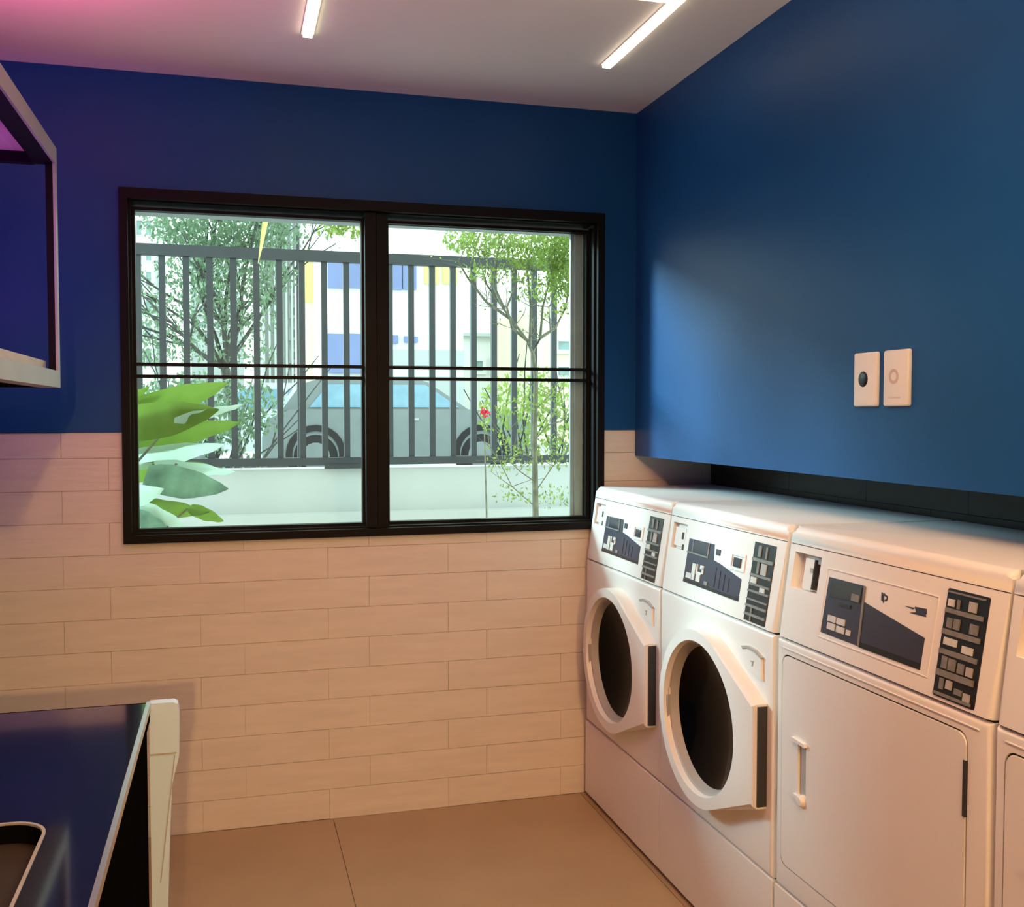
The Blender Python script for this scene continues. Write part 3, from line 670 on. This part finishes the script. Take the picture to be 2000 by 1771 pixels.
# leaves as one scattered mesh
def leaf_cloud(bm, centre, rad, n, size, rnd, flat=1.0):
    for _ in range(n):
        while True:
            p = Vector((rnd.uniform(-1, 1), rnd.uniform(-1, 1), rnd.uniform(-1, 1)))
            if p.length < 1: break
        p = Vector((p.x*rad[0], p.y*rad[1], p.z*rad[2])) + Vector(centre)
        R = Euler((rnd.uniform(0, 6.3), rnd.uniform(0, 6.3), rnd.uniform(0, 6.3))).to_matrix()
        s = size*rnd.uniform(0.6, 1.3); q = [Vector((-s, 0, 0)), Vector((0, -s*0.5, s*0.1)), Vector((s, 0, 0)), Vector((0, s*0.5, s*0.1))]
        v = [bm.verts.new(p + R @ a) for a in q]
        bm.faces.new((v[0], v[1], v[2])); bm.faces.new((v[0], v[2], v[3]))
def branch(bm, p, d, length, r, depth, rnd, tips, spread=0.6, n=3):
    pts = [p]; q = p; dd = d.normalized()
    for k in range(3):
        dd = (dd + Vector((rnd.uniform(-1, 1), rnd.uniform(-1, 1), rnd.uniform(-0.6, 0.9)))*0.16).normalized()
        q = q + dd*length/3; pts.append(q)
    tube(bm, pts, [r*(1-0.15*k) for k in range(4)], 6)
    tips.append(q)
    if depth <= 0: return
    for k in range(n):
        e = (dd + Vector((rnd.uniform(-1, 1), rnd.uniform(-1, 1)*0.7, rnd.uniform(-0.5, 0.9)))*spread).normalized()
        branch(bm, pts[rnd.choice((2, 3))], e, length*rnd.uniform(0.6, 0.85), r*0.58, depth-1, rnd, tips, spread, n)

# big tree beyond the fence, left pane
rnd = random.Random(11)
base = at(470, 905, 10.5); base.z = 0.45
tr = thing('street_tree', 'blue-green leafy tree behind the fence in the left window pane', 'tree', tuple(base))
bm = bmesh.new(); tips = []
fork = at(440, 720, 10.5) - base
tube(bm, [Vector((0,0,0)), Vector((fork.x*0.5+0.03, 0, fork.z*0.5)), fork], [0.06, 0.05, 0.045], 8)
for (px, py) in ((330, 560), (380, 500), (440, 470), (500, 480), (550, 520), (350, 650), (520, 600), (420, 560), (300, 640), (470, 640)):
    tgt = at(px, py, 10.5 + rnd.uniform(-0.8, 0.8)) - base
    v = tgt - fork; branch(bm, fork, v, v.length*0.8, 0.026, 2, rnd, tips, 0.8, 3)
obj('trunk', bm, 'darkbark', tr, smooth=True)
bm = bmesh.new()
for (px, py, rx, rz, n) in ((420, 445, 0.55, 0.25, 1500), (340, 440, 0.32, 0.2, 600), (500, 450, 0.36, 0.24, 800), (560, 450, 0.22, 0.2, 200), (370, 520, 0.34, 0.26, 650), (450, 530, 0.42, 0.30, 900), (520, 540, 0.3, 0.28, 350), (400, 600, 0.35, 0.2, 330), (480, 610, 0.4, 0.3, 420), (290, 640, 0.25, 0.25, 160), (370, 670, 0.3, 0.2, 300), (330, 600, 0.2, 0.25, 160), (480, 690, 0.4, 0.15, 200), (300, 690, 0.22, 0.15, 140)):
    leaf_cloud(bm, at(px, py, 10.5) - base, (rx, 0.7, rz), n, 0.028, rnd)
for p in tips: leaf_cloud(bm, p, (0.12, 0.12, 0.1), 6, 0.026, rnd)
tag(obj('foliage', bm, 'tealleaf', tr), kind='stuff')

# hedge patches low behind the fence
rnd = random.Random(5)
for (px, py, rx, rz, n, mm, lab) in ((400, 800, 0.9, 0.38, 1500, 'tealleaf', 'dense green bush behind the fence, above the broad leaves'), (1050, 800, 0.8, 0.45, 900, 'limeleaf', 'light green bush behind the fence in the right window pane')):
    c = at(px, py, 7.2); b0 = Vector((c.x, c.y, 0.45))
    hd = thing('bush', lab, 'bush', tuple(b0))
    bm = bmesh.new(); tp = []
    for k in range(5): branch(bm, Vector((0, 0, 0)), Vector((rnd.uniform(-0.6, 0.6), 0, 1)), (c.z-b0.z)*0.9, 0.012, 1, rnd, tp)
    obj('stems', bm, 'darkbark', hd, smooth=True)
    bm = bmesh.new(); leaf_cloud(bm, (0, 0, c.z-b0.z), (rx*0.6, 0.4, rz*0.7), n, 0.025, rnd); leaf_cloud(bm, (0, 0, (c.z-b0.z)*0.5), (rx*0.5, 0.4, rz), n//3, 0.025, rnd)
    tag(obj('foliage', bm, mm, hd), kind='stuff')

# slender tree close to the window, right pane
rnd = random.Random(23)
TY = 4.55
base = at(1046, 1000, TY); base.z = 0.0
st = thing('slender_tree', 'slender young tree with lime green crown close outside the right pane', 'tree', tuple(base))
bm = bmesh.new(); tips = []
L_ = lambda px, py, dy=0.0: at(px, py, TY+dy) - base
tube(bm, [Vector((0,0,0)), L_(1046, 1000), L_(1044, 850), L_(1047, 740), L_(1040, 690)], [0.016, 0.015, 0.013, 0.012, 0.011], 8)
for path in (((1040, 690), (1030, 665), (985, 605), (950, 555), (935, 500), (910, 455)), ((1040, 690), (1055, 660), (1060, 600), (1075, 540), (1090, 470)), ((1035, 672), (1037, 600), (1030, 530), (1040, 460)), ((985, 605), (965, 560), (970, 500), (985, 450)), ((1000, 625), (950, 590), (915, 545), (895, 510)), ((1055, 660), (1085, 640), (1105, 600), (1115, 540)), ((1030, 665), (1000, 640), (990, 600), (1010, 550), (1000, 490)), ((1075, 650), (1072, 600), (1090, 560)), ((1044, 860), (1070, 830), (1100, 820)), ((1045, 900), (1010, 870), (985, 870)), ((1046, 960), (1080, 910), (1110, 880)), ((1046, 990), (1000, 950), (975, 900)), ((1044, 940), (1015, 920), (995, 900)), ((1046, 800), (1075, 770), (1100, 760))):
    dys = rnd.uniform(-0.15, 0.15)
    pts = [L_(px, py, dys*k/len(path)) for k, (px, py) in enumerate(path)]
    r0 = 0.008 if len(path) > 3 else 0.003
    tube(bm, pts, [r0*(1-0.16*k) for k in range(len(pts))], 6)
    for p in pts[1:]:
        for _ in range(2): branch(bm, p, Vector((rnd.uniform(-1, 1), rnd.uniform(-1, 1), rnd.uniform(0, 1))), 0.10, 0.0022, 1, rnd, tips, 0.8, 2)
obj('trunk', bm, 'bark', st, smooth=True)
bm = bmesh.new()
for (px, py, rx, rz, n, dy) in ((900, 465, 0.08, 0.06, 260, 0), (940, 475, 0.11, 0.08, 420, 0.1), (985, 470, 0.11, 0.08, 420, -0.1), (1030, 490, 0.11, 0.10, 700, 0), (1080, 480, 0.10, 0.13, 1300, 0.1), (1100, 540, 0.07, 0.10, 900, 0), (1120, 480, 0.09, 0.16, 700, 0.0), (1050, 560, 0.12, 0.07, 240, 0), (985, 530, 0.1, 0.06, 160, 0), (930, 530, 0.07, 0.05, 80, 0), (1090, 600, 0.07, 0.05, 70, 0), (1070, 780, 0.13, 0.09, 150, 0), (1000, 800, 0.08, 0.06, 80, 0), (1085, 880, 0.11, 0.10, 150, 0), (1000, 900, 0.12, 0.08, 90, 0), (1080, 970, 0.10, 0.06, 90, 0), (1000, 965, 0.10, 0.05, 60, 0)):
    leaf_cloud(bm, L_(px, py, dy), (rx, 0.16, rz), n, 0.011, rnd)
for p in tips[::3]: leaf_cloud(bm, p, (0.03, 0.03, 0.03), 2, 0.009, rnd)
tag(obj('foliage', bm, 'limeleaf', st), kind='stuff')

# broad-leaved plant at the lower left of the window
BY = 4.1
base = at(240, 1030, BY); base.z = 0.0
bp_ = thing('broad_leaf_plant', 'broad leaved lime green plant at the lower left corner of the window', 'plant', tuple(base))
def blade(pa, pb, hw, m, dy0=0.0, dy1=0.0, sag=0.03, tilt=0.6, fold=0.2):
    a = at(*pa, BY+dy0) - base; b = at(*pb, BY+dy1) - base
    ax = (b-a); ln = ax.length; ax.normalize()
    up = Vector((0, 0, 1)); side = (up - ax*up.dot(ax)).normalized()
    nrm = ax.cross(side)
    sd = (side*math.cos(tilt) + nrm*math.sin(tilt)).normalized(); nn = ax.cross(sd)
    hwm = hw*BY/FPX/max(0.3, math.cos(tilt))
    bm = bmesh.new(); rows = []
    for k in range(9):
        t = k/8.0; wd = hwm*(math.sin(math.pi*min(1, 0.12+0.88*t)**0.8)**0.75 if t < 1 else 0.02)
        c = a + ax*ln*t - up*sag*(t*t)
        rows.append([bm.verts.new(c + sd*wd*s + nn*abs(s)*wd*fold + nn*0.004*math.sin(k*2.1+s)) for s in (-1, -0.5, 0, 0.5, 1)])
    for r0, r1 in zip(rows, rows[1:]):
        for i in range(4): bm.faces.new((r0[i], r0[i+1], r1[i+1], r1[i]))
    for f_ in bm.faces: f_.smooth = True
    return obj('leaf', bm, m, bp_, smooth=True)
blade((225, 815), (445, 748), 30, 'bigleaf', 0.0, 0.15, 0.0, 0.5)
blade((225, 830), (428, 800), 34, 'bigleaf', -0.1, -0.05, 0.0, 0.4)
blade((340, 820), (476, 790), 10, 'paleleaf', -0.08, 0.0, 0.0, 0.7)
blade((225, 865), (470, 825), 26, 'bigleaf', 0.0, 0.1, 0.0, 0.5)
blade((225, 900), (440, 868), 22, 'paleleaf', 0.02, 0.12, 0.0, 0.7)
blade((225, 925), (400, 905), 20, 'bigleaf', 0.1, 0.12, 0.0, 0.7)
blade((285, 925), (446, 965), 30, 'greyleaf', -0.05, 0.0, -0.02, 0.4)
blade((300, 905), (460, 922), 14, 'paleleaf', 0.05, 0.1, 0.0, 0.8)
blade((230, 975), (320, 955), 20, 'paleleaf', -0.12, -0.15, 0.0, 0.4)
blade((270, 985), (410, 1000), 18, 'bigleaf', 0.0, 0.0, 0.0, 0.6)
blade((275, 985), (375, 1035), 14, 'paleleaf', -0.1, -0.12, 0.0, 0.5)
blade((262, 1000), (340, 1045), 16, 'greyleaf', -0.1, -0.1, 0.0, 0.5)
blade((370, 990), (437, 1018), 12, 'bigleaf', 0.0, 0.05, 0.0, 0.5)
blade((240, 1020), (300, 1040), 24, 'greyleaf', 0.02, 0.02, 0.0, 0.4)
blade((230, 790), (292, 755), 10, 'bigleaf', 0.05, 0.08, 0.0, 0.5)
bm = bmesh.new(); top = at(235, 830, BY) - base
tube(bm, [Vector((0,0,0)), Vector((0.01, 0.0, 0.6)), top], [0.03, 0.022, 0.012], 8)
for (px, py) in ((265, 925), (290, 935), (265, 985), (300, 905), (290, 1000), (345, 905), (300, 960)):
    p = at(px, py, BY) - base; tube(bm, [Vector((0.0, 0, max(0.1, p.z-0.25))), p], [0.008, 0.005], 6)
for (px, py) in ((370, 990),(340, 820)):
    p = at(px, py, BY) - base; tube(bm, [Vector((0.02, 0, max(0.1, p.z-0.2))), p], [0.006, 0.004], 6)
obj('stem', bm, 'bark', bp_, smooth=True)

# palm behind the mullion
PY = 5.0
base = at(737, 900, PY); base.z = 0.0
pa = thing('palm_tree', 'slim palm behind the window mullion with a yellow hanging frond', 'palm', tuple(base))
bm = bmesh.new(); tube(bm, [Vector((0,0,0)), Vector((0.004, 0, 1.2)), Vector((0, 0, 2.75))], [0.03, 0.026, 0.02], 10); obj('trunk', bm, 'bark', pa, smooth=True)
def frond(pts, wd, m):
    bm = bmesh.new(); P = [Vector(p) for p in pts]; rows = []
    for i, p in enumerate(P):
        t = (P[min(i+1, len(P)-1)] - P[max(i-1, 0)]).normalized(); s = t.cross(Vector((0, 1, 0))).normalized()
        w_ = wd*math.sin(math.pi*(0.15+0.83*i/(len(P)-1)))
        rows.append([bm.verts.new(p - s*w_), bm.verts.new(p + Vector((0, -0.006, 0))), bm.verts.new(p + s*w_)])
    for r0, r1 in zip(rows, rows[1:]):
        for i in range(2): bm.faces.new((r0[i], r0[i+1], r1[i+1], r1[i]))
    return obj('frond', bm, m, pa, smooth=True)
crown = Vector((0, 0, 2.72))
q = lambda px, py: at(px, py, PY-0.1) - base
frond([crown, q(650, 300), q(570, 310), q(530, 370), q(520, 420), q(512, 470), q(504, 515)], 0.018, 'yellowleaf')
for ang in (20, 75, 140, 200, 250, 310):
    a = math.radians(ang); d = Vector((math.cos(a), math.sin(a)*0.6, 0))
    frond([crown, crown + d*0.25 + Vector((0, 0, 0.22)), crown + d*0.5 + Vector((0, 0, 0.28)), crown + d*0.75 + Vector((0, 0, 0.20)), crown + d*0.9 + Vector((0, 0, 0.05))], 0.03, 'limeleaf')
bm = bmesh.new(); rnd = random.Random(4)
for (px, py, n) in ((665, 435, 90), (640, 445, 40), (690, 450, 50)): leaf_cloud(bm, q(px, py), (0.06, 0.08, 0.05), n, 0.016, rnd)
tube(bm, [crown, q(720, 380), q(690, 420), q(640, 440)], 0.004, 5)
tag(obj('leaf_spray', bm, 'limeleaf', pa), kind='stuff')

# red flower stalk
base = at(947, 905, 5.35); base.z = 0.0
rf = thing('red_flower', 'small red flower on a thin stalk before the fence', 'flower', tuple(base))
tp = at(945, 805, 5.35) - base
bm = bmesh.new(); tube(bm, [Vector((0,0,0)), Vector((0.01, 0, tp.z*0.6)), tp], [0.006, 0.005, 0.003], 6); obj('stalk', bm, 'bark', rf, smooth=True)
rnd = random.Random(2)
bm = bmesh.new(); leaf_cloud(bm, tp, (0.03, 0.02, 0.028), 26, 0.016, rnd); tag(obj('petals', bm, 'red', rf), kind='stuff')

# pole above the fence
base = at(584, 800, 12); base.z = 0.45
tp = at(584, 425, 12)
pl_ = thing('street_pole', 'thin black pole rising above the fence in the left pane', 'pole', tuple(base))
bm = bmesh.new(); tube(bm, [Vector((0,0,0)), Vector((0,0,tp.z-base.z))], 0.022, 8); obj('shaft', bm, 'fence', pl_, smooth=True)
bm = bmesh.new(); box(bm, -0.035, 0.035, -0.035, 0.035, tp.z-base.z, tp.z-base.z+0.05); obj('cap', bm, 'black', pl_)

# ---- buildings
def building(label, Y, px0, px1, py_top, m, depth=6.0, name='building'):
    a = at(px0, 806, Y); b = at(px1, 806, Y); top = at((px0+px1)/2, py_top, Y).z
    t = thing(name, label, 'building', (a.x, Y, 0.45))
    bm = bmesh.new(); box(bm, 0, b.x-a.x, 0, depth, 0, top-0.45); obj('wall', bm, m, t)
    t['ox'] = a.x; t['oY'] = Y
    return t
def facade(t, name, px0, px1, py0, py1, m, out=0.06, n=None, label=None):
    Y = t['oY']; a = at(px0, (py0+py1)/2, Y); b = at(px1, (py0+py1)/2, Y); zt = at((px0+px1)/2, py0, Y).z; zb = at((px0+px1)/2, py1, Y).z
    bm = bmesh.new(); box(bm, a.x-t['ox'], b.x-t['ox'], -out, 0.02, zb-0.45, zt-0.45)
    return obj(name, bm, m, t, label=label)
def windowed(t, cols, rows, px0, px1, py0, py1, gx=0.25, gy=0.35, m='bglass'):
    for i in range(cols):
        for j in range(rows):
            x0 = px0 + (px1-px0)*(i+gx/2)/cols; x1 = px0 + (px1-px0)*(i+1-gx/2)/cols
            y0 = py0 + (py1-py0)*(j+gy/2)/rows; y1 = py0 + (py1-py0)*(j+1-gy/2)/rows
            Y = t['oY']; a = at(x0, y0, Y); b = at(x1, y1, Y)
            bm = bmesh.new(); fr = 0.12; X0, X1, Z0, Z1 = a.x-t['ox'], b.x-t['ox'], b.z-0.45, a.z-0.45
            if X1-X0 < 2*fr+0.1: fr = (X1-X0)*0.15
            for (c0, c1, d0, d1) in ((X0, X0+fr, Z0, Z1), (X1-fr, X1, Z0, Z1), (X0+fr, X1-fr, Z0, Z0+fr), (X0+fr, X1-fr, Z1-fr, Z1)): box(bm, c0, c1, -0.08, 0.01, d0, d1)
            wn = obj('window', bm, 'bwhite', t)
            bm = bmesh.new(); box(bm, X0+fr, X1-fr, -0.03, 0.01, Z0+fr, Z1-fr); obj('pane', bm, m, wn)
b = building('pale tower block at the far left of the left pane', 46, 200, 302, 330, 'bwhite')
windowed(b, 2, 6, 262, 300, 420, 720)
b = building('glazed pale green block behind the leafy tree', 48, 375, 478, 470, 'bgrey')
windowed(b, 3, 5, 380, 475, 500, 650, 0.2, 0.25)
b = building('slim grey tower with upright ribs beside the cream house', 38, 505, 592, 350, 'bwhite')
for k in range(7): facade(b, 'rib', 512+k*11, 516+k*11, 360, 760, 'bgrey', 0.35)
windowed(b, 1, 6, 560, 588, 500, 760)
b = building('narrow cream house with a yellow top left of the blue panels', 31, 590, 637, 485, 'bcream', 3.0)
facade(b, 'yellow_panel', 592, 613, 490, 590, 'byellow', label='yellow panel')
windowed(b, 1, 3, 614, 634, 600, 760)
b = building('white building with blue and yellow facade panels in the middle', 27, 634, 905, 400, 'bwhite', 3.4)
for (p0, p1, q0, q1) in ((640, 676, 497, 563), (678, 714, 497, 563), (756, 784, 502, 566), (786, 812, 502, 566), (640, 676, 652, 728), (678, 714, 652, 728), (757, 777, 655, 671), (789, 815, 657, 669)):
    facade(b, 'blue_panel', p0, p1, q0, q1, 'bblue', 0.1, label='blue panel')
for (p0, p1) in ((828, 856), (864, 892)): facade(b, 'yellow_panel', p0, p1, 508, 555, 'byellow', 0.1, label='yellow panel')
facade(b, 'grey_band', 757, 905, 684, 714, 'bgrey', 0.12)
facade(b, 'ground_storey', 634, 905, 735, 800, 'bgrey', 0.2)
windowed(b, 3, 1, 640, 712, 745, 790, 0.15, 0.1)
b = building('plain white house to the right of the yellow panels', 37.5, 903, 1060, 560, 'bwhite')
facade(b, 'cornice', 903, 1000, 652, 658, 'bgrey', 0.3)
windowed(b, 4, 1, 920, 1050, 690, 740)
b = building('pale cream house at the far right of the right pane', 30, 1058, 1260, 600, 'bcream')
windowed(b, 3, 2, 1075, 1240, 650, 750)

# ---- cars
def car(px_c, Y, L_m, label, m, flip=1, zb=0.45, lift=0.0):
    c = at(px_c, 850, Y)
    t = thing('car', label, 'car', (c.x, Y, zb))
    h = L_m/2
    prof = [(-h, 0.35), (-h, 0.75), (-h+0.1, 0.92), (-h*0.55, 1.0), (-h*0.25, 1.0), (h*0.80, 1.0), (h*0.97, 0.85), (h, 0.6), (h, 0.3), (-h, 0.3)]
    bm = bmesh.new(); prism(bm, [(flip*a, b_) for a, b_ in prof], -0.82, 0.82, lambda a, b_, d: (a, d, b_)); obj('body', bm, m, t, bev=0.05, seg=3)
    roof = [(-h*0.55, 0.98), (-h*0.22, 1.40), (-h*0.1, 1.46), (h*0.55, 1.46), (h*0.72, 1.36), (h*0.86, 0.98)]
    bm = bmesh.new(); prism(bm, [(flip*a, b_) for a, b_ in roof], -0.70, 0.70, lambda a, b_, d: (a, d, b_)); obj('cabin', bm, m, t, bev=0.04, seg=3)
    for (x0, x1, x2, x3) in ((-h*0.46, -h*0.20, h*0.14, h*0.14), (h*0.18, h*0.18, h*0.52, h*0.66)):
        bm = bmesh.new(); prism(bm, [(flip*x0, 1.03), (flip*x1, 1.36), (flip*x2, 1.36), (flip*x3, 1.03)], -0.725, -0.69, lambda a, b_, d: (a, d, b_)); obj('side_window', bm, 'carglass', t)
    for wx in (-h*0.62, h*0.62):
        bm = bmesh.new(); lathe(bm, [(0, 0.05), (0.30, 0.05), (0.33, 0.02), (0.33, -0.18), (0, -0.18)], 24, lambda a, b_, d: (flip*wx + a, -0.80 - d*0.5, 0.33 + b_)); wl = obj('wheel', bm, 'tyre', t, smooth=True)
        bm = bmesh.new(); lathe(bm, [(0.33, 0.0), (0.42, 0.0), (0.42, 0.03), (0.33, 0.03), (0.33, 0.0)], 24, lambda a, b_, d: (flip*wx + a, -0.82 - d, 0.36 + b_)); obj('arch', bm, 'tyre', t)
        bm = bmesh.new(); lathe(bm, [(0, 0.07), (0.19, 0.055), (0.2, 0.04), (0, 0.04)], 18, lambda a, b_, d: (flip*wx + a, -0.80 - d*0.6, 0.33 + b_)); obj('hub_cap', bm, 'car', wl)
    for k in (-0.1, 0.25):
        bm = bmesh.new(); box(bm, flip*h*k-0.07, flip*h*k+0.07, -0.85, -0.815, 0.84, 0.87); obj('door_handle', bm, 'alu', t)
    return t
car(765, 15.5, 3.9, 'dark grey car parked beyond the fence behind the mullion', 'car', -1)
car(520, 18.5, 3.8, 'pale silver car parked beyond the fence behind the broad leaves', 'carwhite', 1)
